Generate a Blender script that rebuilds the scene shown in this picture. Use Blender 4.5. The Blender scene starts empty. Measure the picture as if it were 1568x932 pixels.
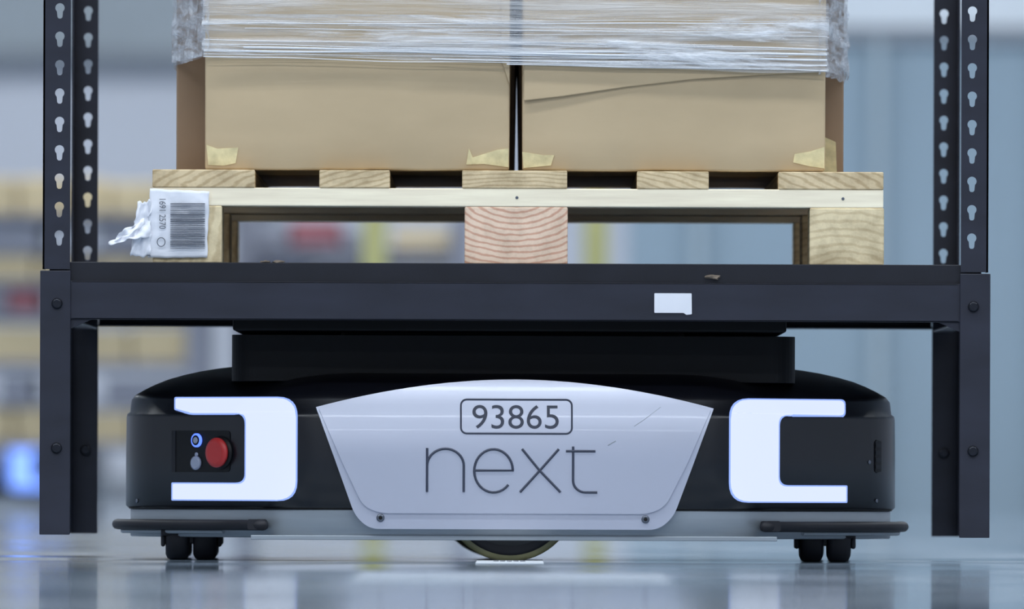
import bpy, bmesh, math, random
from mathutils import Vector, Matrix
from mathutils.geometry import tessellate_polygon
from mathutils.bvhtree import BVHTree
random.seed(7)
S=0.889e-3; D=17.0; HZ=738.0; CX=788.0
CZ=(860-HZ)*S
def wx(px,y=0): return (px-CX)*S*(D+y)/D
def wz(py,y=0): return CZ+(HZ-py)*S*(D+y)/D
def lin(r,g,b):
    f=lambda c:(c/255/12.92) if c/255<=0.04045 else ((c/255+0.055)/1.055)**2.4
    return (f(r),f(g),f(b),1)
scene=bpy.context.scene
scene.view_settings.view_transform='Standard'
scene.view_settings.look='None'
COL=scene.collection
# ---------------------------------------------------------------- materials
def mat(name,col,rough=0.5,metal=0.0,emis=None,es=0,noise=0.0,nscale=20,nvec=(1,1,1),bump=0.0,spec=0.5,coat=0):
    m=bpy.data.materials.new(name); m.use_nodes=True
    nt=m.node_tree; N=nt.nodes; L=nt.links
    b=N['Principled BSDF']
    b.inputs['Base Color'].default_value=col
    b.inputs['Roughness'].default_value=rough
    b.inputs['Metallic'].default_value=metal
    b.inputs['Specular IOR Level'].default_value=spec
    b.inputs['Coat Weight'].default_value=coat
    if emis:
        b.inputs['Emission Color'].default_value=emis; b.inputs['Emission Strength'].default_value=es
    if noise>0 or bump>0:
        tc=N.new('ShaderNodeTexCoord'); mp=N.new('ShaderNodeMapping'); mp.inputs['Scale'].default_value=nvec
        nz=N.new('ShaderNodeTexNoise'); nz.inputs['Scale'].default_value=nscale; nz.inputs['Detail'].default_value=5
        L.new(tc.outputs['Object'],mp.inputs['Vector']); L.new(mp.outputs['Vector'],nz.inputs['Vector'])
        if noise>0:
            cr=N.new('ShaderNodeValToRGB')
            a=[max(0,c*(1-noise)) for c in col[:3]]+[1]; d=[min(1,c*(1+noise)) for c in col[:3]]+[1]
            cr.color_ramp.elements[0].color=a; cr.color_ramp.elements[1].color=d
            cr.color_ramp.elements[0].position=0.3; cr.color_ramp.elements[1].position=0.7
            L.new(nz.outputs['Fac'],cr.inputs['Fac']); L.new(cr.outputs['Color'],b.inputs['Base Color'])
        if bump>0:
            bp=N.new('ShaderNodeBump'); bp.inputs['Strength'].default_value=bump; bp.inputs['Distance'].default_value=0.002
            L.new(nz.outputs['Fac'],bp.inputs['Height']); L.new(bp.outputs['Normal'],b.inputs['Normal'])
    return m
def ringwood(name,c1,c2,cx,cz,scale,sx=1.0,dist=2.5,mul=0.45):
    m=bpy.data.materials.new(name); m.use_nodes=True
    nt=m.node_tree; N=nt.nodes; L=nt.links; b=N['Principled BSDF']; b.inputs['Roughness'].default_value=0.8
    b.inputs['Specular IOR Level'].default_value=0.2
    tc=N.new('ShaderNodeTexCoord'); mp=N.new('ShaderNodeMapping')
    mp.inputs['Location'].default_value=(-cx*sx,0,-cz); mp.inputs['Scale'].default_value=(sx,0.02,1)
    w=N.new('ShaderNodeTexWave'); w.wave_type='RINGS'; w.rings_direction='Y'; w.inputs['Scale'].default_value=scale
    w.inputs['Distortion'].default_value=dist; w.inputs['Detail'].default_value=4; w.inputs['Detail Scale'].default_value=1.5
    L.new(tc.outputs['Object'],mp.inputs['Vector']); L.new(mp.outputs['Vector'],w.inputs['Vector'])
    nz=N.new('ShaderNodeTexNoise'); nz.inputs['Scale'].default_value=28; nz.inputs['Detail'].default_value=8; nz.inputs['Roughness'].default_value=0.65
    L.new(tc.outputs['Object'],nz.inputs['Vector'])
    cr=N.new('ShaderNodeValToRGB'); cr.color_ramp.elements[0].color=c1; cr.color_ramp.elements[1].color=c2
    cr.color_ramp.elements[0].position=0.05; cr.color_ramp.elements[1].position=0.5
    L.new(w.outputs['Fac'],cr.inputs['Fac'])
    mx=N.new('ShaderNodeMixRGB'); mx.blend_type='MULTIPLY'; mx.inputs['Fac'].default_value=mul
    L.new(cr.outputs['Color'],mx.inputs['Color1'])
    cr2=N.new('ShaderNodeValToRGB'); cr2.color_ramp.elements[0].position=0.35; cr2.color_ramp.elements[1].position=0.6
    cr2.color_ramp.elements[0].color=(0.5,0.47,0.43,1)
    L.new(nz.outputs['Fac'],cr2.inputs['Fac']); L.new(cr2.outputs['Color'],mx.inputs['Color2'])
    L.new(mx.outputs['Color'],b.inputs['Base Color'])
    bp=N.new('ShaderNodeBump'); bp.inputs['Strength'].default_value=0.5; bp.inputs['Distance'].default_value=0.002
    L.new(nz.outputs['Fac'],bp.inputs['Height']); L.new(bp.outputs['Normal'],b.inputs['Normal'])
    return m
M_rack=mat('rack_paint',lin(37,39,51),0.45,noise=0.2,nscale=9,nvec=(1,1,3),bump=0.05,spec=0.35)
M_rack2=mat('rack_paint_dark',lin(27,28,36),0.5,noise=0.25,nscale=9,spec=0.3)
M_bolt=mat('bolt_dark',lin(34,36,44),0.3,0.6)
M_card=mat('cardboard',lin(192,171,139),0.85,noise=0.06,nscale=6,nvec=(1,1,2.5),bump=0.05,spec=0.15)
M_card_shade=mat('cardboard_shaded',lin(154,130,108),0.85,noise=0.1,nscale=6,spec=0.15)  # rear cartons: their shadow is put into this darker brown
M_tape=mat('packing_tape',lin(216,202,156),0.25,noise=0.2,nscale=60,bump=0.3)
M_wood=mat('pine_board',lin(248,234,208),0.75,noise=0.10,nscale=7,nvec=(1.0,1,14),bump=0.3,spec=0.2)
M_woody=mat('pine_board_long',lin(200,172,124),0.75,noise=0.25,nscale=8,nvec=(12,0.6,6),bump=0.3,spec=0.2)
M_body=mat('robot_black_plastic',lin(15,16,23),0.28,noise=0.1,nscale=4,spec=0.5)
M_black=mat('matte_black',lin(9,10,14),0.5,noise=0.1,nscale=4,spec=0.3)
M_lift=mat('lift_black',lin(9,9,13),0.55,noise=0.15,nscale=8,spec=0.2)
M_panel=mat('robot_panel_silver',lin(184,188,204),0.3,0.35,noise=0.04,nscale=3,coat=0.15)
M_chas=mat('chassis_aluminium',lin(150,158,166),0.4,0.35,noise=0.12,nscale=5,nvec=(1,1,8))
M_rubber=mat('rubber',lin(26,27,34),0.55,noise=0.15,nscale=20,spec=0.35)
M_ink=mat('ink',lin(52,58,76),0.5,noise=0.02,nscale=5)
M_light=mat('lamp_white',(0.05,0.05,0.06,1),0.5,emis=(0.72,0.81,1,1),es=1.0,spec=0.2)
M_lightb=mat('lamp_blue_edge',(0.02,0.03,0.1,1),0.4,emis=(0.30,0.45,1,1),es=1.0)
M_lightfar=mat('lamp_blue',(0.02,0.03,0.1,1),0.4,emis=(0.20,0.36,1,1),es=1.9)
M_red=mat('estop_red',lin(180,46,46),0.4,noise=0.05,nscale=8)
M_blue=mat('button_blue',(0.05,0.1,0.9,1),0.3,emis=(0.1,0.2,1,1),es=1.6)
M_grey=mat('button_grey',lin(150,158,180),0.3,noise=0.05,nscale=8)
M_paper=mat('paper_white',lin(230,232,240),0.6,noise=0.05,nscale=14,bump=0.5)
M_steel=mat('screw_steel',lin(110,115,125),0.3,0.9)
M_tyre=mat('tyre_polyurethane',lin(120,118,84),0.35,noise=0.2,nscale=20)
M_hub=mat('wheel_hub',lin(50,52,56),0.35,0.5)
# ---------------------------------------------------------------- mesh helpers
def empty(name,loc=(0,0,0),rz=0):
    e=bpy.data.objects.new(name,None); e.location=loc; e.rotation_euler=(0,0,rz); COL.objects.link(e); return e
def obj(name,verts,faces,m,parent=None,bevel=0,smooth=False,segs=2):
    me=bpy.data.meshes.new(name); me.from_pydata([tuple(v) for v in verts],[],faces); 
    bm=bmesh.new(); bm.from_mesh(me); bmesh.ops.recalc_face_normals(bm,faces=bm.faces); bm.to_mesh(me); bm.free()
    me.materials.append(m)
    o=bpy.data.objects.new(name,me); COL.objects.link(o)
    if parent: o.parent=parent
    if smooth:
        for p in me.polygons: p.use_smooth=True
    if bevel:
        b=o.modifiers.new('b','BEVEL'); b.width=bevel; b.segments=segs; b.limit_method='ANGLE'; b.angle_limit=math.radians(35)
    return o
BF=[(0,1,2,3),(4,7,6,5),(0,4,5,1),(1,5,6,2),(2,6,7,3),(3,7,4,0)]
def bverts(x0,x1,y0,y1,z0,z1):
    return [(x0,y0,z0),(x1,y0,z0),(x1,y1,z0),(x0,y1,z0),(x0,y0,z1),(x1,y0,z1),(x1,y1,z1),(x0,y1,z1)]
def box(name,x0,x1,y0,y1,z0,z1,m,parent=None,bevel=0.002):
    return obj(name,bverts(x0,x1,y0,y1,z0,z1),BF,m,parent,bevel)
def boxes(name,lst,m,parent=None,bevel=0.002):
    V=[];F=[]
    for b in lst:
        k=len(V); V+=bverts(*b); F+=[tuple(i+k for i in f) for f in BF]
    return obj(name,V,F,m,parent,bevel)
def prism(name,loops,y0,y1,m,parent=None,bevel=0,axis='y'):
    flat=[p for l in loops for p in l]; n=len(flat)
    tr=tessellate_polygon([[Vector((p[0],p[1],0)) for p in l] for l in loops])
    if axis=='y': mk=lambda p,t:(p[0],t,p[1])
    elif axis=='x': mk=lambda p,t:(t,p[0],p[1])
    else: mk=lambda p,t:(p[0],p[1],t)
    V=[mk(p,y0) for p in flat]+[mk(p,y1) for p in flat]
    F=[tuple(t) for t in tr]+[tuple(i+n for i in reversed(t)) for t in tr]
    k=0
    for l in loops:
        c=len(l)
        for i in range(c):
            a=k+i; b=k+(i+1)%c; F.append((a,b,b+n,a+n))
        k+=c
    return obj(name,V,F,m,parent,bevel)
def rrect(x0,x1,z0,z1,r,n=6):
    P=[]
    for cx,cz,a0 in ((x1-r,z1-r,0),(x0+r,z1-r,90),(x0+r,z0+r,180),(x1-r,z0+r,270)):
        for i in range(n+1):
            a=math.radians(a0+90*i/n); P.append((cx+r*math.cos(a),cz+r*math.sin(a)))
    return P
def roundpoly(pts,rs,n=6):
    P=[];c=len(pts)
    for i in range(c):
        p=Vector(pts[i]);a=Vector(pts[i-1]);b=Vector(pts[(i+1)%c]); r=rs[i] if isinstance(rs,(list,tuple)) else rs
        if r<=0: P.append(tuple(p)); continue
        u=(a-p); v=(b-p); t=min(r,u.length*0.49,v.length*0.49)
        A=p+u.normalized()*t; B=p+v.normalized()*t
        for k in range(n+1):
            s=k/n; P.append(tuple((1-s)**2*A+2*s*(1-s)*p+s*s*B))
    return P
def curve(name,pts,rad,m,parent=None,cyclic=False,res=4):
    c=bpy.data.curves.new(name,'CURVE'); c.dimensions='3D'; c.bevel_depth=rad; c.bevel_resolution=res; c.use_fill_caps=True
    s=c.splines.new('POLY'); s.points.add(len(pts)-1)
    for i,p in enumerate(pts): s.points[i].co=(*p,1)
    s.use_cyclic_u=cyclic; c.materials.append(m)
    o=bpy.data.objects.new(name,c); COL.objects.link(o)
    if parent:o.parent=parent
    return o
def lathe(name,prof,m,parent=None,n=40,mtx=None):
    V=[];F=[]
    for r,t in prof:
        for i in range(n):
            a=2*math.pi*i/n; V.append(Vector((r*math.cos(a),t,r*math.sin(a))))
    for j in range(len(prof)-1):
        for i in range(n):
            F.append((j*n+i,j*n+(i+1)%n,(j+1)*n+(i+1)%n,(j+1)*n+i))
    F.append(tuple(range(n))); F.append(tuple(range((len(prof)-1)*n,len(prof)*n)))
    if mtx: V=[mtx@v for v in V]
    o=obj(name,V,F,m,parent)
    for p in o.data.polygons: p.use_smooth=len(p.vertices)==4
    return o
# ================================================================= HALL
M_floor=mat('polished_concrete',lin(130,147,164),0.1,noise=0.12,nscale=1.2,bump=0.0,spec=0.8)
nt=M_floor.node_tree; N=nt.nodes; L=nt.links; b=N['Principled BSDF']
tc=N.new('ShaderNodeTexCoord'); nz=N.new('ShaderNodeTexNoise'); nz.inputs['Scale'].default_value=1.6; nz.inputs['Detail'].default_value=3
L.new(tc.outputs['Object'],nz.inputs['Vector'])
mr=N.new('ShaderNodeMapRange'); mr.inputs['From Min'].default_value=0.3; mr.inputs['From Max'].default_value=0.7; mr.inputs['To Min'].default_value=0.01; mr.inputs['To Max'].default_value=0.16
L.new(nz.outputs['Fac'],mr.inputs['Value']); L.new(mr.outputs['Result'],b.inputs['Roughness'])
bp=N.new('ShaderNodeBump'); bp.inputs['Strength'].default_value=0.12; bp.inputs['Distance'].default_value=0.006
L.new(nz.outputs['Fac'],bp.inputs['Height']); L.new(bp.outputs['Normal'],b.inputs['Normal'])
M_wall=mat('wall_paint',lin(200,203,212),0.7,noise=0.04,nscale=0.6)
M_wallb=mat('wall_panel_blue',lin(150,168,181),0.6,noise=0.05,nscale=0.8)
M_ceil=mat('ceiling_paint',lin(205,208,212),0.8,noise=0.03,nscale=0.6)
HX=13; Y0=-24; Y1=44; H=8
box('floor',-HX,HX,Y0,Y1,-0.2,0,M_floor,bevel=0)
box('ceiling',-HX,HX,Y0,Y1,H,H+0.2,M_ceil,bevel=0)
box('wall_back',-HX,HX,Y1,Y1+0.2,0,H,M_wall,bevel=0)
box('wall_front',-HX,HX,Y0-0.2,Y0,0,H,M_wall,bevel=0)
box('wall_left',-HX-0.2,-HX,Y0,Y1,0,H,M_wall,bevel=0)
box('wall_right',HX,HX+0.2,Y0,Y1,0,H,M_wall,bevel=0)
M_trimg=mat('trim_grey',lin(128,134,142),0.6,noise=0.05,nscale=2)
M_trimu=mat('trim_upper_grey',lin(156,164,170),0.6,noise=0.05,nscale=2)
M_trimw=mat('trim_white',lin(225,230,235),0.5,noise=0.03,nscale=2)
yb=Y1-0.12
boxes('trim_1',[(-HX,wx(420,yb),yb,Y1,wz(103,yb),wz(80,yb))],M_trimg)
boxes('trim_2',[(-HX,wx(420,yb),yb,Y1,wz(330,yb),wz(300,yb))],M_trimg)
boxes('trim_6',[(-HX,wx(420,yb),yb+0.04,Y1,wz(80,yb),wz(-300,yb))],M_trimu)
yp=26
box('wall_partition',wx(960,yp),HX,yp,yp+0.2,0,wz(60,yp),M_wallb,bevel=0)
boxes('trim_3',[(wx(960,yp),HX,yp-0.06,yp,wz(56,yp),wz(40,yp))],M_trimg)
boxes('trim_4',[(wx(960,yp),HX,yp-0.04,yp+0.2,wz(40,yp),wz(-60,yp))],M_trimw)
M_col=mat('column_pale',lin(176,190,198),0.6,noise=0.03,nscale=2)
boxes('trim_5',[(wx(1335,yp),wx(1350,yp),yp-0.08,yp,0,wz(60,yp)),(wx(1590,yp),wx(1625,yp),yp-0.08,yp,0,wz(60,yp)),(wx(1060,yp),wx(1075,yp),yp-0.08,yp,0,wz(60,yp))],M_col)
box('baseboard_back',-HX,HX,Y1-0.03,Y1,0,0.12,M_trimg)
M_lampw=mat('lamp_housing',lin(220,222,226),0.5,noise=0.02,nscale=3)
def ceil_light(x,y,power,sx=5.0,sy=0.5):
    e=empty('ceiling_light',(x,y,H-1.2))
    box('housing',-sx/2,sx/2,-sy/2,sy/2,0.02,0.12,M_lampw,e,0.01)
    boxes('hangers',[(-sx/2+.3,-sx/2+.32,-.01,.01,.12,1.2),(sx/2-.32,sx/2-.3,-.01,.01,.12,1.2)],M_lampw,e,0)
    l=bpy.data.lights.new('tube','AREA'); l.shape='RECTANGLE'; l.size=sx; l.size_y=sy; l.energy=power; l.color=(0.89,0.95,1.0)
    o=bpy.data.objects.new('tube',l); COL.objects.link(o); o.parent=e
for y in (-20,-13,-7,-2,4,11,19,28,37):
    for x in (-6,0,6):
        ceil_light(x,y,210 if y<15 else 310)
# ================================================================= STORAGE RACK
rack=empty('storage_rack')
RD=1.13
def keyhole(cx,cz,r=0.0064):
    P=[]
    for i in range(13):
        a=math.radians(-50+280*i/12); P.append((cx+r*math.cos(a),cz+r*math.sin(a)))
    w=0.0034
    P.append((cx-w,cz-0.0125)); P.append((cx-w*0.5,cz-0.0145)); P.append((cx+w*0.5,cz-0.0145)); P.append((cx+w,cz-0.0125))
    return P
TH=0.0025
XO=wx(64); XI=wx(106); ztop=1.95
zb0=wz(491); zb1=wz(432); zr=wz(403)
def post(side,y0,yd,nm):
    zl=wz(820.5) if yd>0 else wz(824)
    xo=side*abs(XO); xi=side*abs(XI)
    lo,hi=min(xo,xi),max(xo,xi)
    hc=side*(abs(XO)-0.0225)
    holes=[]; z=wz(362)
    z0=z
    while z<ztop-0.03: holes.append(keyhole(hc,z)); z+=0.0386
    outer=[(lo,zr-0.01),(hi,zr-0.01),(hi,ztop),(lo,ztop)]
    prism(nm+'_face',[outer]+holes,y0,y0+yd*TH,M_rack,rack)
    ya,yb2=sorted((y0,y0+yd*0.038)); hy=y0+yd*0.0225
    holes=[]; z=z0+0.0193
    while z<ztop-0.03: holes.append(keyhole(hy,z)); z+=0.0386
    prism(nm+'_flange',[[(ya,zr-0.01),(yb2,zr-0.01),(yb2,ztop),(ya,ztop)]]+holes,xo,xo-side*TH,M_rack,rack,axis='x')
    e=0.003
    lo2,hi2=(lo-e,hi+0.001) if side<0 else (lo-0.001,hi+e)
    boxes(nm+'_leg',[(lo2,hi2,y0-(e if yd>0 else 0),y0+(e if yd<0 else 0),zl,zr-0.012),
        (min(xo+side*e,xo),max(xo+side*e,xo),min(y0,y0+yd*0.045),max(y0,y0+yd*0.045),zl,zr-0.012)],M_rack,rack,0.001)
    for pz in (467,688):
        c=Vector((side*(abs(XO)-0.02),y0-0.003,wz(pz)))
        lathe(nm+'_bolt',[(0.0075,0.0),(0.0075,-0.003),(0.005,-0.006)],M_bolt,rack,14,Matrix.Translation(c))
post(-1,0,1,'post_front_l'); post(1,0,1,'post_front_r')
post(-1,RD,-1,'post_rear_l'); post(1,RD,-1,'post_rear_r')
xl=wx(108); xr=-xl
boxes('beam_front',[(xl-0.002,xr+0.002,0.001,0.004,zb0,zb1),(xl,xr,0.001,0.03,zb1-0.003,zb1),(xl,xr,0.001,0.012,zb0,zb0+0.003)],M_rack,rack,0.0012)
boxes('rim_front',[(xl-0.03,xr+0.03,0.006,0.012,zb1-0.002,zr)],M_rack2,rack,0.001)
zbr=zb0+0.005
boxes('beam_rear',[(xl,xr,RD-0.004,RD-0.001,zbr,zb1),(xl,xr,RD-0.03,RD-0.001,zbr-0.001,zbr+0.002)],M_rack,rack,0.001)
boxes('rim_rear',[(xl-0.03,xr+0.03,RD-0.012,RD-0.006,zb1-0.002,zb1+0.004)],M_rack2,rack,0.001)
boxes('beam_sides',[(xl-0.030,xl-0.027,0.02,RD-0.02,zb0,zb1),(xl-0.030,xl-0.002,0.02,RD-0.02,zb0,zb0+0.003),
                    (xr+0.027,xr+0.030,0.02,RD-0.02,zb0,zb1),(xr+0.002,xr+0.030,0.02,RD-0.02,zb0,zb0+0.003)],M_rack,rack,0.001)
for sx,xx in ((1,xl-0.003),(-1,xr+0.003)):
    prism('gusset_front',[[(xx,zb0+0.002),(xx+sx*0.036,zb0+0.002),(xx,zb0-0.014)]],0.004,0.007,M_rack,rack,0.0005)
zd=wz(431)
box('deck',xl-0.02,xr+0.02,0.013,RD-0.013,zd-0.012,zd,M_rack2,rack,0.001)
zu=wz(506)
box('support_plate',wx(353),wx(1206),0.10,0.98,zu,zd-0.012,M_lift,rack,0.003)
stk=prism('sticker',[roundpoly([(wx(1001),wz(448)),(wx(1058),wz(448)),(wx(1058.5),wz(480)),(wx(1050),wz(481)),(wx(1046),wz(478)),(wx(1001),wz(478))],0.001,2)],-0.0004,0.001,M_paper,rack)
def crumb(name,cx,cz,y,r,m,parent):
    bm=bmesh.new(); bmesh.ops.create_icosphere(bm,subdivisions=2,radius=r)
    for v in bm.verts:
        v.co*=random.uniform(0.6,1.3); v.co.x*=1.8; v.co.z*=0.6; v.co+=Vector((cx,y,cz))
    V=[v.co.copy() for v in bm.verts]; F=[tuple(v.index for v in f.verts) for f in bm.faces]; bm.free()
    return obj(name,V,F,m,parent)
M_deb=mat('debris',lin(110,98,86),0.8,noise=0.3,nscale=60)
crumb('dust_chip',wx(425),zr+0.001,0.010,0.005,M_deb,rack); crumb('dust_chip',wx(405),zr+0.001,0.010,0.004,M_deb,rack)
crumb('dust_chip',wx(1092),wz(423),0.005,0.006,M_deb,rack)
# ================================================================= PALLET
pal=empty('wooden_pallet')
PY=0.022; PD=1.07
zt=wz(260); z1=wz(288); z2=wz(316); z3=wz(404); z4=zd
M_p=ringwood('pallet_block_centre',lin(212,166,142),lin(240,212,188),wx(788),wz(280),40,0.7,2.4,0.45)
M_bl=ringwood('pallet_block_pine',lin(214,194,156),lin(232,214,176),wx(1290),wz(430),30,0.6,4,0.65)
M_end=ringwood('board_endgrain',lin(198,174,136),lin(224,202,164),wx(790),wz(330),60,0.25,4,0.6)
decks=[(231,388),(487,595),(706,867),(974,1084),(1191,1352)]
for i,(a,c) in enumerate(decks):
    box('deck_board_%d'%(i+1),wx(a),wx(c),PY,PY+PD,z1,zt+random.uniform(-.0008,.0006),M_end,pal,0.0015)
for i,yy in enumerate((PY+0.001,PY+PD/2-0.05,PY+PD-0.1)):
    box('stringer_%d'%(i+1),wx(231),wx(1352),yy,yy+0.1,z2,z1,M_wood,pal,0.0015)
for j,(a,c) in enumerate([(232,338),(710,868),(1239,1353)]):
    for i,yy in enumerate((PY,PY+PD/2-0.06,PY+PD-0.12)):
        box('block_%d_%d'%(j+1,i+1),wx(a),wx(c),yy+0.001*(j==1),yy+0.12,z3,z2,M_p if j==1 else M_bl,pal,0.002)
    box('skid_%d'%(j+1),wx(a),wx(c),PY,PY+PD,z4,z3,M_woody,pal,0.001)
for cx_,cz_ in ((790,302),(300,301),(1290,302)):
    lathe('nail',[(0.0022,0),(0.0018,-0.0008)],M_steel,pal,10,Matrix.Translation((wx(cx_),PY+0.001,wz(cz_))))
lab=empty('barcode_label')
def sheet(name,x0,x1,z0,z1,fn,m,parent,nx=24,nz=24,tk=0.0004):
    V=[];F=[]
    for j in range(nz+1):
        for i in range(nx+1):
            u=i/nx; v=j/nz; V.append(fn(u,v,x0+(x1-x0)*u,z0+(z1-z0)*v))
    for j in range(nz):
        for i in range(nx):
            a=j*(nx+1)+i; F.append((a,a+1,a+nx+2,a+nx+1))
    o=obj(name,V,F,m,parent,smooth=True)
    if tk:
        s=o.modifiers.new('s','SOLIDIFY'); s.thickness=tk; s.offset=0
    return o
from mathutils import noise as mn
def labf(u,v,x,z):
    y=PY-0.0035-0.002*mn.noise(Vector((u*3,v*4,1)))-0.001*mn.noise(Vector((u*9,v*9,3)))
    return (x+0.003*(v-0.5)+0.0015*mn.noise(Vector((v*5,0,0))),y,z+0.0015*mn.noise(Vector((u*5,3,0)))-0.004*u*(v))
sheet('paper',wx(226),wx(317),wz(396),wz(290),labf,M_paper,lab)
M_bar=mat('print_black',lin(90,94,104),0.6,noise=0.02,nscale=5)
bars=[];z=wz(382)
while z<wz(313):
    h=random.choice([0.0007,0.0011,0.0018]); bars.append((wx(259),wx(312),PY-0.0072,PY-0.0068,z,z+h)); z+=h+random.choice([0.0008,0.0012,0.0016])
boxes('barcode',bars,M_bar,lab,0)
def text_mesh(name,txt,x0,x1,z0,z1,yfn,m,parent,rot=False,offset=0.0,depth=0.0006,upscale=1):
    c=bpy.data.curves.new(name,'FONT'); c.body=txt; c.size=1; c.offset=offset; c.resolution_u=6
    o=bpy.data.objects.new(name,c); COL.objects.link(o)
    dg=bpy.context.evaluated_depsgraph_get(); dg.update()
    me=bpy.data.meshes.new_from_object(o.evaluated_get(dg)); bpy.data.objects.remove(o)
    V=[v.co.copy() for v in me.vertices]
    if rot: V=[Vector((v.y,-v.x,0)) for v in V]
    a0=min(v.x for v in V);a1=max(v.x for v in V);b0=min(v.y for v in V);b1=max(v.y for v in V)
    W=[]
    for v in V:
        x=x0+(x1-x0)*(v.x-a0)/(a1-a0); zz=z0+(z1-z0)*(v.y-b0)/(b1-b0); W.append((x,yfn(x,zz),zz))
    o=obj(name,W,[tuple(p.vertices) for p in me.polygons],m,parent)
    s=o.modifiers.new('s','SOLIDIFY'); s.thickness=depth; s.offset=0
    return o
text_mesh('label_text','1691 2570',wx(242),wx(252),wz(352),wz(306),lambda x,z:PY-0.007,M_bar,lab,rot=True)
curve('label_mark',[(wx(245)+0.006*math.cos(a)*0.9,PY-0.007,wz(372)+0.006*math.sin(a)) for a in [i*math.pi/8 for i in range(16)]],0.0006,M_bar,lab,True)
def flapf(u,v,x,z):
    t=1-u; w=0.022-0.012*t
    cx=wx(228)-0.047*t; cz=wz(340)-0.022*math.sin(t*1.5)
    zz=cz+(v-0.5)*2*w*(1-0.3*math.sin(t*3)); y=PY-0.006-0.012*math.sin(t*3.1)+(v-0.5)*0.018*math.sin(t*4)
    xx=cx+(v-0.5)*0.02*t
    k=0.0045
    return (xx+k*mn.noise(Vector((u*5,v*4,2))),y+k*2.5*mn.noise(Vector((u*6,v*3,12))),zz+k*mn.noise(Vector((u*5,v*3,7))))
sheet('torn_flap',0,1,0,1,flapf,M_paper,lab,24,16)
def flap2(u,v,x,z):
    t=1-u
    return (x-0.010*t*(1-v)+0.003*mn.noise(Vector((v*9,1,1))),PY-0.006+0.006*mn.noise(Vector((u*4,v*5,15)))-.006*t,z+0.006*mn.noise(Vector((u*4,v*3,19))))
sheet('torn_strip',wx(209),wx(229),wz(394),wz(310),flap2,M_paper,lab,12,20)
# ================================================================= CARTONS
BY=0.045; zB=wz(257); zT=1.22
def carton(nm,x0,x1,y0,y1,z0,z1,m):
    e=empty(nm)
    bm=bmesh.new(); bmesh.ops.create_cube(bm,size=1)
    bmesh.ops.subdivide_edges(bm,edges=bm.edges[:],cuts=14,use_grid_fill=True)
    V=[]
    cx=(x0+x1)/2;cy=(y0+y1)/2;cz=(z0+z1)/2
    for v in bm.verts:
        c=v.co.copy()
        bx=(1-(2*c.x)**2)*(1-(2*c.z)**2); by=(1-(2*c.y)**2)*(1-(2*c.z)**2)
        p=Vector((cx+c.x*(x1-x0)+(0.004*by if abs(c.x)>.499 else 0)*(1 if c.x>0 else -1),cy+c.y*(y1-y0)+(0.005*bx if abs(c.y)>.499 else 0)*(1 if c.y>0 else -1),cz+c.z*(z1-z0)))
        k=mn.noise(p*9)*0.0012
        p.y+=k
        if c.z<-.49: p.z+=0.0015*abs(mn.noise(p*12))
        V.append(p)
    F=[tuple(v.index for v in f.verts) for f in bm.faces]; bm.free()
    o=obj('carton_body',V,F,m,e,0.003,True)
    xm=(x0+x1)/2
    box('tape_strip',xm-0.025,xm+0.025,y0+0.004,y1-0.004,z1,z1+0.0006,M_tape,e,0)
    return e
c1=carton('cardboard_box',wx(311),wx(778),BY,BY+0.30,zt,zT,M_card)
c2=carton('cardboard_box',wx(798),wx(1263),BY,BY+0.30,zt,zT,M_card)
c3=carton('cardboard_box',wx(268,0.35),wx(786,0.35),BY+0.31,PY+PD-0.02,zt,zT,M_card_shade)
c4=carton('cardboard_box',wx(792,0.35),wx(1290,0.35),BY+0.31,PY+PD-0.02,zt,zT,M_card_shade)
prism('outer_flap',[[(wx(800),wz(153)),(wx(860),wz(146)),(wx(960),wz(131)),(wx(1060),wz(119)),(wx(1258),wz(106)),(wx(1258),zT-0.02),(wx(800),zT-0.02)]],BY-0.0068,BY-0.002,M_card,c2,0.002)
prism('outer_flap',[[(wx(765),wz(90)),(wx(778),wz(128)),(wx(778),zT-0.02),(wx(765),zT-0.02)]],BY-0.003,BY-0.0005,M_card,c1,0.0005)
def tape(poly,parent,y=BY-0.0012):
    prism('packing_tape',[[(wx(a),wz(c)) for a,c in poly]],y,y+0.0012,M_tape,parent)
tape([(313,222),(330,228),(362,226),(358,250),(340,254),(316,253)],c1)
tape([(716,226),(722,240),(760,228),(777,226),(777,255),(740,250),(712,251)],c1)
tape([(798,231),(830,236),(847,236),(842,252),(800,256)],c2)
tape([(1262,222),(1240,229),(1216,233),(1214,246),(1240,252),(1262,255)],c2)
tape([(1268,196),(1288,205),(1290,255),(1266,255)],c4,BY+0.308)
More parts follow.
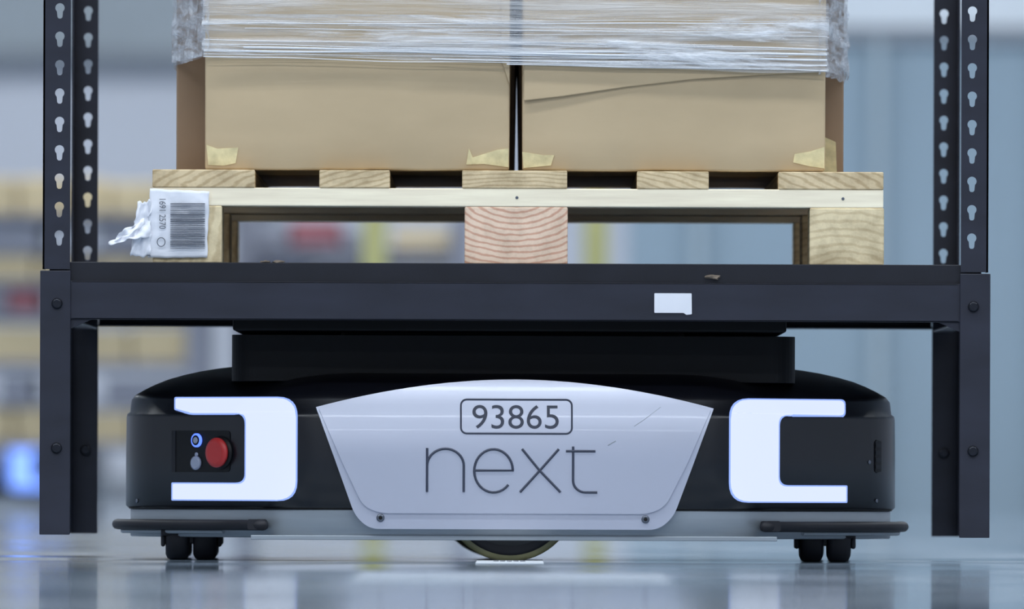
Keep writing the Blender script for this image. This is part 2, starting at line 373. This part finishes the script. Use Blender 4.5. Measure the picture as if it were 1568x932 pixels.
# ---- stretch film
def filmmat(name,p0,p1,a0,a1,sc,sxx=1.6):
    fm=bpy.data.materials.new(name); fm.use_nodes=True
    nt=fm.node_tree; N=nt.nodes; L=nt.links; b=N['Principled BSDF']
    b.inputs['Base Color'].default_value=(0.84,0.86,0.90,1); b.inputs['Roughness'].default_value=0.14
    uv=N.new('ShaderNodeUVMap')
    mp=N.new('ShaderNodeMapping'); mp.inputs['Scale'].default_value=(sxx,sc,1)
    nz=N.new('ShaderNodeTexNoise'); nz.inputs['Scale'].default_value=1.0; nz.inputs['Detail'].default_value=6; nz.inputs['Roughness'].default_value=0.65
    nz.inputs['Distortion'].default_value=0.5
    L.new(uv.outputs['UV'],mp.inputs['Vector']); L.new(mp.outputs['Vector'],nz.inputs['Vector'])
    cr=N.new('ShaderNodeValToRGB'); e_=cr.color_ramp.elements
    e_[0].position=p0; e_[0].color=(a0,)*3+(1,); e_[1].position=p1; e_[1].color=(a1,)*3+(1,)
    L.new(nz.outputs['Fac'],cr.inputs['Fac'])
    L.new(cr.outputs['Color'],b.inputs['Alpha'])
    bp=N.new('ShaderNodeBump'); bp.inputs['Strength'].default_value=1.0; bp.inputs['Distance'].default_value=0.006
    L.new(nz.outputs['Fac'],bp.inputs['Height']); L.new(bp.outputs['Normal'],b.inputs['Normal'])
    return fm
F1=filmmat('stretch_film',0.42,0.68,0.12,0.62,50,2.4)
F2=filmmat('stretch_film_bunched',0.47,0.63,0.0,0.9,38,2.8)
F3=filmmat('stretch_film_crinkled',0.40,0.62,0.15,0.80,60,55)
film=empty('stretch_wrap')
hull=[(wx(309),BY-0.010),(wx(1265),BY-0.010),(wx(1293,.35),BY+0.33),(wx(1293,.35),PY+PD-0.01),(wx(265,.35),PY+PD-0.01),(wx(265,.35),BY+0.33)]
path=[];
for i in range(len(hull)):
    a=Vector(hull[i]); c=Vector(hull[(i+1)%len(hull)]); n=max(2,int((c-a).length/0.008))
    for k in range(n): path.append(a.lerp(c,k/n))
def lowedge(u):
    return 90+ (19*u) + 1.5*math.sin(u*23)
def filmshell(nm,zlo_fn,zhi,off,seed,nz_,fm,slope=0.018):
    V=[];F=[];UV=[];n=len(path); s=0
    for i in range(n+1):
        p=path[i%n]; 
        if i: s+=(path[i%n]-path[i-1]).length
        u=min(1,max(0,(p.x-hull[0][0])/(hull[1][0]-hull[0][0])))
        d=Vector((p.x*0.6,p.y-0.55)).normalized()
        corner=math.exp(-((abs(p.x)-0.43)/0.03)**2)
        z0=zlo_fn(u)
        for j in range(nz_+1):
            v=j/nz_; z=z0+(zhi-z0)*v+0.006*mn.noise(Vector((s*2,seed,0)))*(1-v)
            w=0.0024*mn.noise(Vector((s*2.5,z*90-s*1.5,seed)))+0.004*corner*mn.noise(Vector((s*40,z*50,seed+3)))
            V.append((p.x+d.x*(off+w),p.y+d.y*(off+w),z)); UV.append((s+seed,z+slope*s))
    m1=nz_+1
    for i in range(n):
        for j in range(nz_): F.append((i*m1+j,(i+1)*m1+j,(i+1)*m1+j+1,i*m1+j+1))
    me=bpy.data.meshes.new(nm); me.from_pydata(V,[],F); me.materials.append(fm)
    ul=me.uv_layers.new(name='UVMap')
    for l in me.loops: ul.data[l.index].uv=UV[l.vertex_index]
    for p in me.polygons:p.use_smooth=True
    o=bpy.data.objects.new(nm,me); COL.objects.link(o); o.parent=film
filmshell('film_layer_1',lambda u:wz(lowedge(u)-2),1.225,0.003,1.0,110,F1)
filmshell('film_layer_2',lambda u:wz(lowedge(u)-5),wz(22),0.006,5.0,40,F2,0.03)
def crinkle(nm,a,c,zlo):
    V=[];F=[];UV=[];nx=40;nz_=90
    a=Vector(a);c=Vector(c)
    for i in range(nx+1):
        for j in range(nz_+1):
            u=i/nx; v=j/nz_; p=a.lerp(c,u); z=zlo+(1.2-zlo)*v+0.004*mn.noise(Vector((u*6,0,3)))*(1-v)
            k=Vector((mn.noise(Vector((u*9,z*60,1))),mn.noise(Vector((u*9,z*60,8)))))*0.005
            V.append((p.x+k.x,p.y+k.y-0.004,z)); UV.append((u*0.08,z))
    m1=nz_+1
    for i in range(nx):
        for j in range(nz_): F.append((i*m1+j,(i+1)*m1+j,(i+1)*m1+j+1,i*m1+j+1))
    me=bpy.data.meshes.new(nm); me.from_pydata(V,[],F); me.materials.append(F3)
    ul=me.uv_layers.new(name='UVMap')
    for l in me.loops: ul.data[l.index].uv=UV[l.vertex_index]
    for p in me.polygons:p.use_smooth=True
    o=bpy.data.objects.new(nm,me); COL.objects.link(o); o.parent=film
crinkle('film_corner_left',(wx(317),BY-0.016),(wx(262,.35),BY+0.33),wz(84))
crinkle('film_corner_right',(wx(1252),BY-0.016),(wx(1296,.35),BY+0.33),wz(112))
M_rope=bpy.data.materials.new('film_rope'); M_rope.use_nodes=True
b=M_rope.node_tree.nodes['Principled BSDF']; b.inputs['Base Color'].default_value=(0.88,0.90,0.94,1); b.inputs['Roughness'].default_value=0.2; b.inputs['Alpha'].default_value=0.7
for k in range(24):
    y_l=random.uniform(28,90) if k>3 else random.uniform(84,90); slope=random.uniform(6,20) if y_l>50 else random.uniform(-6,16)
    u0=random.choice([0,random.uniform(0,.5),random.uniform(.2,.7)]); u1=random.choice([1,random.uniform(.75,1)])
    pts=[]
    for i in range(41):
        u=u0+(u1-u0)*i/40
        pts.append((hull[0][0]+(hull[1][0]-hull[0][0])*u,BY-0.014-0.0015*mn.noise(Vector((u*6,k,0))),wz(y_l+slope*u+2.5*mn.noise(Vector((u*5,k,4))))))
    curve('film_rope_%d'%k,pts,random.choice([0.0004,0.0006,0.0009,0.0016]),M_rope,film,res=2)
# ================================================================= ROBOT
def build_robot():
    RY=0.06
    R=empty('warehouse_robot',(0,RY,0),math.radians(1.1))
    w0=0.5340; Ln=0.95
    q=[(0,0),(0.13,0),(0.256,0)]
    r1=.126
    for i in range(1,9):
        a=math.radians(45*i/8); q.append((.256+r1*math.sin(a),r1*(1-math.cos(a))))
    x,y=q[-1]; 
    for t in (0.33,0.66,1): q.append((x+.150*t,y+.150*t))
    x,y=q[-1]; r2=(w0-x)/(1-math.sin(math.radians(45)))
    for i in range(1,9):
        a=math.radians(45+45*i/8); q.append((x+r2*(math.sin(a)-math.sin(math.radians(45))),y+r2*(math.cos(math.radians(45))-math.cos(a))))
    q.append((w0,Ln/2))
    right=q+[(px,Ln-py) for px,py in reversed(q[:-1])]
    plan=right+[(-px,py) for px,py in reversed(right[1:-1])]
    n=len(plan)
    def Z(p): return wz(p,RY)
    def loft(nm,levels,m,smooth=True,bev=0):
        V=[];F=[]
        for py,wr,sb in levels:
            sy=(Ln/2-sb)/(Ln/2)
            for (a,c) in plan: V.append((a*wr,Ln/2+(c-Ln/2)*sy,Z(py)))
        for j in range(len(levels)-1):
            for i in range(n): F.append((j*n+i,j*n+(i+1)%n,(j+1)*n+(i+1)%n,(j+1)*n+i))
        F.append(tuple(range(n))); F.append(tuple(range((len(levels)-1)*n,len(levels)*n)))
        o=obj(nm,V,F,m,R,bev)
        if smooth:
            for p in o.data.polygons: p.use_smooth=len(p.vertices)==4
        return V,F
    lev=[(781,.990,.006),(776,1,0),(700,1,0),(640,.999,0.0),(634,.997,0.001),(631,.990,.004),(612,.986,.008),(604,.975,.014),(596,.952,.022),(588,.925,.033),(580,.892,.048),(573,.852,.068),(567,.808,.09),(562,.76,.12),(558,.70,.155),(555,.60,.20)]
    V,F=loft('body_shell',lev,M_body)
    bvh=BVHTree.FromPolygons([Vector(v) for v in V],F)
    def yf(z):
        t=max(0,(z-Z(700))/(Z(580)-Z(700)))
        return 0.024*t*t
    X=lambda p:(p-788)*S*(D+RY+0.03)/D
    def drape(nm,loops,off,thick,m,step=0.006,bevel=0):
        loops=[[(X(a),Z(c)) for a,c in l] for l in loops]
        flat=[p for l in loops for p in l]
        tr=tessellate_polygon([[Vector((p[0],p[1],0)) for p in l] for l in loops])
        bm=bmesh.new(); vs=[bm.verts.new((p[0],0,p[1])) for p in flat]
        for t in tr:
            try: bm.faces.new([vs[i] for i in t])
            except: pass
        for ax in (0,2):
            lo=min(v.co[ax] for v in bm.verts); hi=max(v.co[ax] for v in bm.verts)
            c=lo+step
            while c<hi:
                co=[0,0,0]; no=[0,0,0]; co[ax]=c; no[ax]=1
                bmesh.ops.bisect_plane(bm,geom=bm.verts[:]+bm.edges[:]+bm.faces[:],plane_co=co,plane_no=no); c+=step
        bm.normal_update()
        if sum(f.normal.y for f in bm.faces)>0: bmesh.ops.reverse_faces(bm,faces=bm.faces[:])
        for v in bm.verts:
            h=bvh.ray_cast(Vector((v.co.x,-1,v.co.z)),Vector((0,1,0)))
            if h[0] is not None:
                nn=h[1]; nn=nn if nn.y<0 else -nn
                v.co=Vector((v.co.x,h[0].y-off/max(0.5,abs(nn.y)),v.co.z))
        me=bpy.data.meshes.new(nm); bm.to_mesh(me); bm.free(); me.materials.append(m)
        o=bpy.data.objects.new(nm,me); COL.objects.link(o); o.parent=R
        s=o.modifiers.new('s','SOLIDIFY'); s.thickness=thick; s.offset=-1
        return o
    def C(pts,rs): return roundpoly(pts,rs,6)
    lamp=[(268,610),(453,610),(453,766),(264,766),(264,742),(377,742),(377,632),(290,632),(268,626)]
    lr=[3,30,30,2,2,14,16,10,2]
    drape('lamp_left',[C(lamp,lr)],0.0030,0.003,M_light)
    drape('lamp_left_edge',[C([(266,608),(455.5,608),(455.5,768),(262,768),(262,740),(375,740),(375,634),(288,634),(266,628)],lr)],0.0016,0.002,M_lightb)
    l2=[(1300,610),(1119,610),(1119,766),(1303,766),(1303,743),(1194,743),(1194,632),(1300,632)]
    r2_=[8,30,30,2,2,14,16,6]
    drape('lamp_right',[C(l2,r2_)],0.0030,0.003,M_light)
    drape('lamp_right_edge',[C([(1302,608),(1116.5,608),(1116.5,768),(1305,768),(1305,741),(1196,741),(1196,634),(1302,634)],r2_)],0.0016,0.002,M_lightb)
    drape('control_panel',[C([(262,660),(352,660),(352,724),(262,724)],6)],0.0012,0.002,M_black)
    drape('control_panel_side',[C([(262,660),(268,660),(268,724),(262,724)],1)],0.0020,0.001,M_rubber)
    def onsurf(px,py):
        h=bvh.ray_cast(Vector((X(px),-1,Z(py))),Vector((0,1,0))); nn=h[1] if h[1].y<0 else -h[1]
        return h[0],nn
    def button(nm,px,py,prof,m):
        p,nn=onsurf(px,py); rot=Vector((0,-1,0)).rotation_difference(nn).to_matrix().to_4x4()
        return lathe(nm,prof,m,R,28,Matrix.Translation(p)@rot)
    button('estop_collar',339,694,[(0.023,0),(0.023,-0.003),(0.015,-0.005)],M_black)
    button('estop_button',339,694,[(0.012,-.003),(0.012,-0.006),(0.0205,-0.007),(0.0205,-0.010),(0.019,-0.012),(0.014,-0.0135)],M_red)
    button('power_button_ring',303,675,[(0.0095,0),(0.0095,-0.004),(0.008,-0.0045)],M_blue)
    button('power_button_cap',303,675,[(0.007,0),(0.007,-0.0047),(0.006,-0.005)],M_black)
    button('power_button_mark',303,675,[(0.0045,0),(0.0045,-0.0052),(0.0035,-0.0055)],M_grey)
    button('reset_button',302,710,[(0.0095,0),(0.0095,-0.004),(0.007,-0.0055)],M_grey)
    button('reset_mark',302,697,[(0.003,0),(0.003,-0.002),(0.002,-0.003)],M_grey)
    for a,c in ((209,769),(1352,765),(1340,705)): button('body_screw',a,c,[(0.0028,0),(0.0028,-.001),(0.002,-.0015)],M_steel)
    drape('side_vent',[C([(1350,672),(1360,672),(1360,720),(1350,720)],2)],0.0012,0.002,M_black)
    for k in range(4): drape('vent_slot_%d'%k,[[(1351,676+k*11),(1359,676+k*11),(1359,682+k*11),(1351,682+k*11)]],0.0020,0.001,M_rubber)
    top=[]
    for i in range(31):
        u=-1+2*i/30; px=788+u*304; py=580.5+43.5*abs(u)**1.9; top.append((px,py))
    lowr=roundpoly([(1060,712),(1031,790),(1008,810),(566,810),(544,790),(516,712)],[0,26,30,30,26,0],6)
    outline=top+lowr
    def panel(nm,outl,yo,th,m,bev,bulge=0):
        l=[(X(a),Z(c)) for a,c in outl]
        tr=tessellate_polygon([[Vector((p[0],p[1],0)) for p in l]])
        bm=bmesh.new(); vs=[bm.verts.new((p[0],0,p[1])) for p in l]
        for t in tr:
            try:bm.faces.new([vs[i] for i in t])
            except: pass
        c=min(p[1] for p in l)+.006; hi=max(p[1] for p in l)
        while c<hi:
            bmesh.ops.bisect_plane(bm,geom=bm.verts[:]+bm.edges[:]+bm.faces[:],plane_co=(0,0,c),plane_no=(0,0,1)); c+=.006
        bm.normal_update()
        if sum(f.normal.y for f in bm.faces)>0: bmesh.ops.reverse_faces(bm,faces=bm.faces[:])
        for v in bm.verts: v.co.y=yf(v.co.z)-yo
        for f in bm.faces: f.smooth=True
        me=bpy.data.meshes.new(nm); bm.to_mesh(me); bm.free(); me.materials.append(m)
        o=bpy.data.objects.new(nm,me); COL.objects.link(o); o.parent=R
        s=o.modifiers.new('s','SOLIDIFY'); s.thickness=th; s.offset=-1
        if bev:
            b=o.modifiers.new('b','BEVEL'); b.width=bev; b.segments=3; b.limit_method='ANGLE'; b.angle_limit=math.radians(40); b.harden_normals=True
        return o
    panel('front_panel',outline,0.010,0.034,M_panel,0.0015)
    inn=[]
    for a,c in top: inn.append((788+(a-788)*0.985,c+3))
    inn+=roundpoly([(1050,712),(1018,775),(992,786),(582,786),(556,775),(526,712)],[0,24,26,26,24,0],6)
    panel('front_panel_face',inn,0.0125,0.005,M_panel,0.0022)
    yt=lambda x,z: yf(z)-0.0128
    fr=rrect(X(705.5),X(875),Z(663.5),Z(611.5),0.008,6)
    curve('number_frame',[(a,yt(a,c),c) for a,c in fr],0.0013,M_ink,R,True,res=2)
    text_mesh('number_text','93865',X(723),X(855),Z(656),Z(620),yt,M_ink,R,offset=-0.004,depth=0.001)
    def stroke(nm,pts,r=0.0017): curve(nm,[(X(a),yt(0,Z(c)),Z(c)) for a,c in pts],r,M_ink,R,res=2)
    def arc(cx,cy,rx,ry,a0,a1,k=20): return [(cx+rx*math.cos(math.radians(a0+(a1-a0)*i/k)),cy-ry*math.sin(math.radians(a0+(a1-a0)*i/k))) for i in range(k+1)]
    stroke('letter_n_stem',[(654,753),(654,686)])
    stroke('letter_n_arch',arc(682,713,28,26,180,0)+[(710,753)])
    stroke('letter_e',[(726,720)]+[(785,720)]+arc(755.5,720.5,29.5,33,2,320,30))
    stroke('letter_x_a',[(796,753),(826,720),(855,687)]); stroke('letter_x_b',[(799,687),(826,720),(858,753)])
    stroke('letter_t',[(877,683),(877,735)]+arc(896,735,19,18,180,270,8)+[(914,753)]); stroke('letter_t_bar',[(866,690),(911,690)])
    curve('scratch',[(X(a),yt(0,Z(c))+.0002,Z(c)) for a,c in ((930,681),(942,674))],0.0006,M_chas,R,res=1)
    curve('scratch',[(X(a),yt(0,Z(c))+.0003,Z(c)) for a,c in ((970,652),(985,642),(1011,622))],0.0004,M_chas,R,res=1)
    for a,c in ((583,793),(988,794)):
        lathe('panel_screw',[(0.0055,-.008),(0.0055,-.0115),(0.004,-.013)],M_steel,R,18,Matrix.Translation((X(a),0,Z(c))))
        lathe('panel_screw_socket',[(0.0026,-.012),(0.0026,-.0135),(0.002,-.0136)],M_black,R,12,Matrix.Translation((X(a),0,Z(c))))
    loft('chassis',[(824,.985,.006),(822,.988,.004),(782,.988,.004),(780,.986,.004)],M_chas)
    loft('chassis_seam',[(781,.992,.003),(779,.992,.003)],M_black)
    box('chassis_sill',X(385),X(1190),0.0015,0.03,Z(827),Z(820),M_chas,R,0.001)
    def off_path(o,xmin,ymax,sgn):
        P=[]
        for i in range(3,len(q)-1):
            a=Vector(q[i-1]);c=Vector(q[i+1]);t=(c-a).normalized(); nrm=Vector((t.y,-t.x))
            p=Vector(q[i])+nrm*o
            if p.x>=xmin: P.append((sgn*p.x,p.y))
        P.append((sgn*(w0+o),0.4)); return P
    for sgn,nm in ((-1,'left'),(1,'right')):
        P=off_path(0.012,0.337,0.4,sgn)
        st=[(sgn*0.343,P[0][1]+0.002)]
        curve('bumper_'+nm,[(a,c,Z(805)) for a,c in st+P],0.0072,M_rubber,R,res=4)
        P2=off_path(0.004,0.35,0.4,sgn)
        curve('bumper_rail_'+nm,[(a,c,Z(815)) for a,c in P2],0.0035,M_chas,R,res=2)
        prism('bumper_clip_'+nm,[roundpoly([(sgn*0.338,Z(796)),(sgn*0.365,Z(796)),(sgn*0.365,Z(812)),(sgn*0.338,Z(812))],0.003,3)],0.022,0.05,M_rubber,R,0.001)
    zl0=Z(557)-0.004; zl1=zu
    def disc(nm,hx,hy,z0,z1,r,m,b=0.002,cx=0):
        prism(nm,[rrect(cx-hx,cx+hx,Ln/2-hy,Ln/2+hy,r,8)],z0,z1,m,R,b,axis='z')
    disc('lift_base',0.387,0.40,zl0-0.02,wz(513,.1),0.03,M_lift)
    disc('lift_neck',0.236,0.36,wz(513,.1)-.002,zl1,0.05,M_lift)
    def wheelprof(r,w,b=0.006): return [(r*0.5,-w/2),(r-b,-w/2),(r-b*.3,-w/2+b*.3),(r,-w/2+b),(r,w/2-b),(r-b*.3,w/2-b*.3),(r-b,w/2),(r*0.5,w/2)]
    for k,(xx,yy) in enumerate(((X(293),.19),(X(1272),.19),(X(293),Ln-.19),(X(1272)+.026,Ln-.19))):
        rz=Matrix.Rotation(math.radians(90),4,'Z')
        for d in (-0.019,0.019):
            lathe('caster_wheel_%d'%k,wheelprof(0.030,0.033,0.008),M_rubber,R,28,Matrix.Translation((xx+d,yy,0.030))@rz)
        box('caster_axle_%d'%k,xx-0.034,xx+0.034,yy-0.006,yy+0.006,0.022,0.036,M_hub,R,0.002)
        boxes('caster_fork_%d'%k,[(xx-.042,xx-.036,yy-.022,yy+.022,.018,.05),(xx+.036,xx+.042,yy-.022,yy+.022,.018,.05),(xx-.042,xx+.042,yy-.03,yy+.03,.033,.05)],M_rubber,R,0.003)
    for yy in (0.05,Ln-0.05):
        T=Matrix.Translation((X(782),yy,0.0925))
        lathe('drive_tyre',wheelprof(0.0925,0.036,0.005),M_tyre,R,64,T)
        lathe('drive_rim',[(0.05,-.020),(0.079,-.020),(0.084,-.0185),(0.084,.0185),(0.05,.019)],M_rubber,R,64,T)
        lathe('drive_hub',[(0.03,-.022),(0.071,-.0212),(0.073,-.018),(0.073,.0),(0.03,0)],M_hub,R,64,T)
    return R
rob=build_robot()
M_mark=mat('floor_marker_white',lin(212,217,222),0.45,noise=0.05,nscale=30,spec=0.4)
M_mark2=mat('floor_plate_pale',lin(166,179,192),0.18,noise=0.15,nscale=8,spec=0.65)
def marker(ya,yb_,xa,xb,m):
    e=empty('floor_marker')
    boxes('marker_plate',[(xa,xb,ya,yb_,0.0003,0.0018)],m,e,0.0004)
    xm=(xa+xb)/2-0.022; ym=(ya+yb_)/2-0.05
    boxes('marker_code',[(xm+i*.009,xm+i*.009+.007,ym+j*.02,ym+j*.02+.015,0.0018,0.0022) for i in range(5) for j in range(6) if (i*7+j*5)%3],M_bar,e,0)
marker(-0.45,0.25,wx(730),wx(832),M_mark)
marker(-3.5,-2.3,wx(545,-2.9),wx(1022,-2.9),M_mark2)  # larger plate, slightly paler than the floor, flat in the foreground
def dup(o,parent=None):
    c=o.copy(); COL.objects.link(c)
    if parent: c.parent=parent
    if o.type=='MESH' and o.name.startswith('lamp_'):
        c.data=o.data.copy(); c.data.materials[0]=M_lightfar
    for ch in o.children: dup(ch,c)
    return c
r2=dup(rob); r2.location=(wx(-130,22),22,0); r2.rotation_euler=(0,0,math.radians(-4))
# ================================================================= BACKGROUND SHELVING
M_bbox=mat('carton_far',lin(208,188,150),0.8,noise=0.12,nscale=3)
M_bshelf=mat('shelf_far',lin(130,132,144),0.6,noise=0.1,nscale=2)
M_bred=mat('tote_red',lin(152,94,102),0.6,noise=0.15,nscale=3)
M_bblue=mat('tote_blue',lin(110,118,142),0.6,noise=0.15,nscale=3)
M_byel=mat('safety_yellow',lin(202,194,130),0.5,noise=0.08,nscale=3)
M_bgrey=mat('tote_grey',lin(140,142,154),0.6,noise=0.1,nscale=3)
def shelving(x0p,x1p,y,shelves,items,dep=0.9,ztopp=250):
    e=empty('shelving_unit')
    xa,xb=wx(x0p,y),wx(x1p,y)
    ups=[]
    for xx in (xa,xb):
        for yy in (y,y+dep): ups.append((xx-0.03,xx+0.03,yy-0.03,yy+0.03,0,wz(ztopp,y)))
    boxes('uprights',ups,M_bshelf,e,0.004)
    boxes('shelf_boards',[(xa,xb,y-0.02,y+dep,wz(p+9,y),wz(p,y)) for p in shelves],M_bshelf,e,0.004)
    groups={}
    for (a,c,pt,pb,m) in items: groups.setdefault(m.name,[m,[]])[1].append((wx(a,y),wx(c,y),y,y+dep*0.7,wz(pb,y),wz(pt,y)))
    for k,(m,l) in groups.items(): boxes('stored_'+k,l,m,e,0.01)
    return e
yl=20
items=[]
for (pt,pb) in ((278,331),(392,432),(503,556),(628,680)):
    x=-230
    while x<285:
        w=random.uniform(60,120); items.append((x,min(x+w-4,292),pt+random.uniform(-4,6),pb,M_bbox)); x+=w
for (a,c,pt,pb,m) in ((10,60,446,480,M_bred),(-40,8,450,480,M_bgrey),(150,230,350,383,M_bgrey),(232,290,352,383,M_bred),(-60,60,345,383,M_bgrey),(150,290,452,493,M_bgrey),(0,50,575,617,M_bgrey),(160,280,580,617,M_bgrey)):
    items.append((a,c,pt,pb,m))
shelving(-240,300,yl,[331,383,432,482,556,617,680],items)
items=[(372,440,342,378,M_bgrey),(443,520,338,378,M_bred),(524,560,350,378,M_bgrey),(600,690,352,396,M_bbox),(390,470,385,420,M_bblue),(480,550,384,420,M_bgrey),(380,560,450,500,M_bbox),(380,700,560,620,M_bbox)]
shelving(372,705,21,[378,420,500,620,396],items,ztopp=300)
for px in (572,911):
    e=empty('safety_post'); y=18.5
    r=0.036
    o=lathe('post',[(r,0.0),(r,1.15),(r*0.8,1.18),(r*0.3,1.195)],M_byel,e,24,Matrix.Translation((wx(px,y),y,0))@Matrix.Rotation(math.radians(90),4,'X'))
    box('base_plate',wx(px,y)-0.09,wx(px,y)+0.09,y-0.09,y+0.09,0,0.012,M_byel,e,0.002)
# ================================================================= WORLD + CAMERA
w=bpy.data.worlds.new('World'); scene.world=w; w.use_nodes=True
w.node_tree.nodes['Background'].inputs['Color'].default_value=(0.6,0.68,0.75,1); w.node_tree.nodes['Background'].inputs['Strength'].default_value=0.6
cd=bpy.data.cameras.new('cam'); cam=bpy.data.objects.new('cam',cd); COL.objects.link(cam)
cam.location=(0,-D,CZ)
cam.rotation_euler=(Matrix.Rotation(math.radians(90),3,'X')@Matrix.Rotation(math.radians(0.2),3,'Z')).to_euler()
cd.sensor_width=36; cd.lens=36*(1/S*D)/1568; cd.shift_x=-4/1568; cd.shift_y=(HZ-466)/1568
cd.clip_start=0.5; cd.clip_end=200
cd.dof.use_dof=True; cd.dof.focus_distance=D+0.05; cd.dof.aperture_fstop=6.8
scene.camera=cam
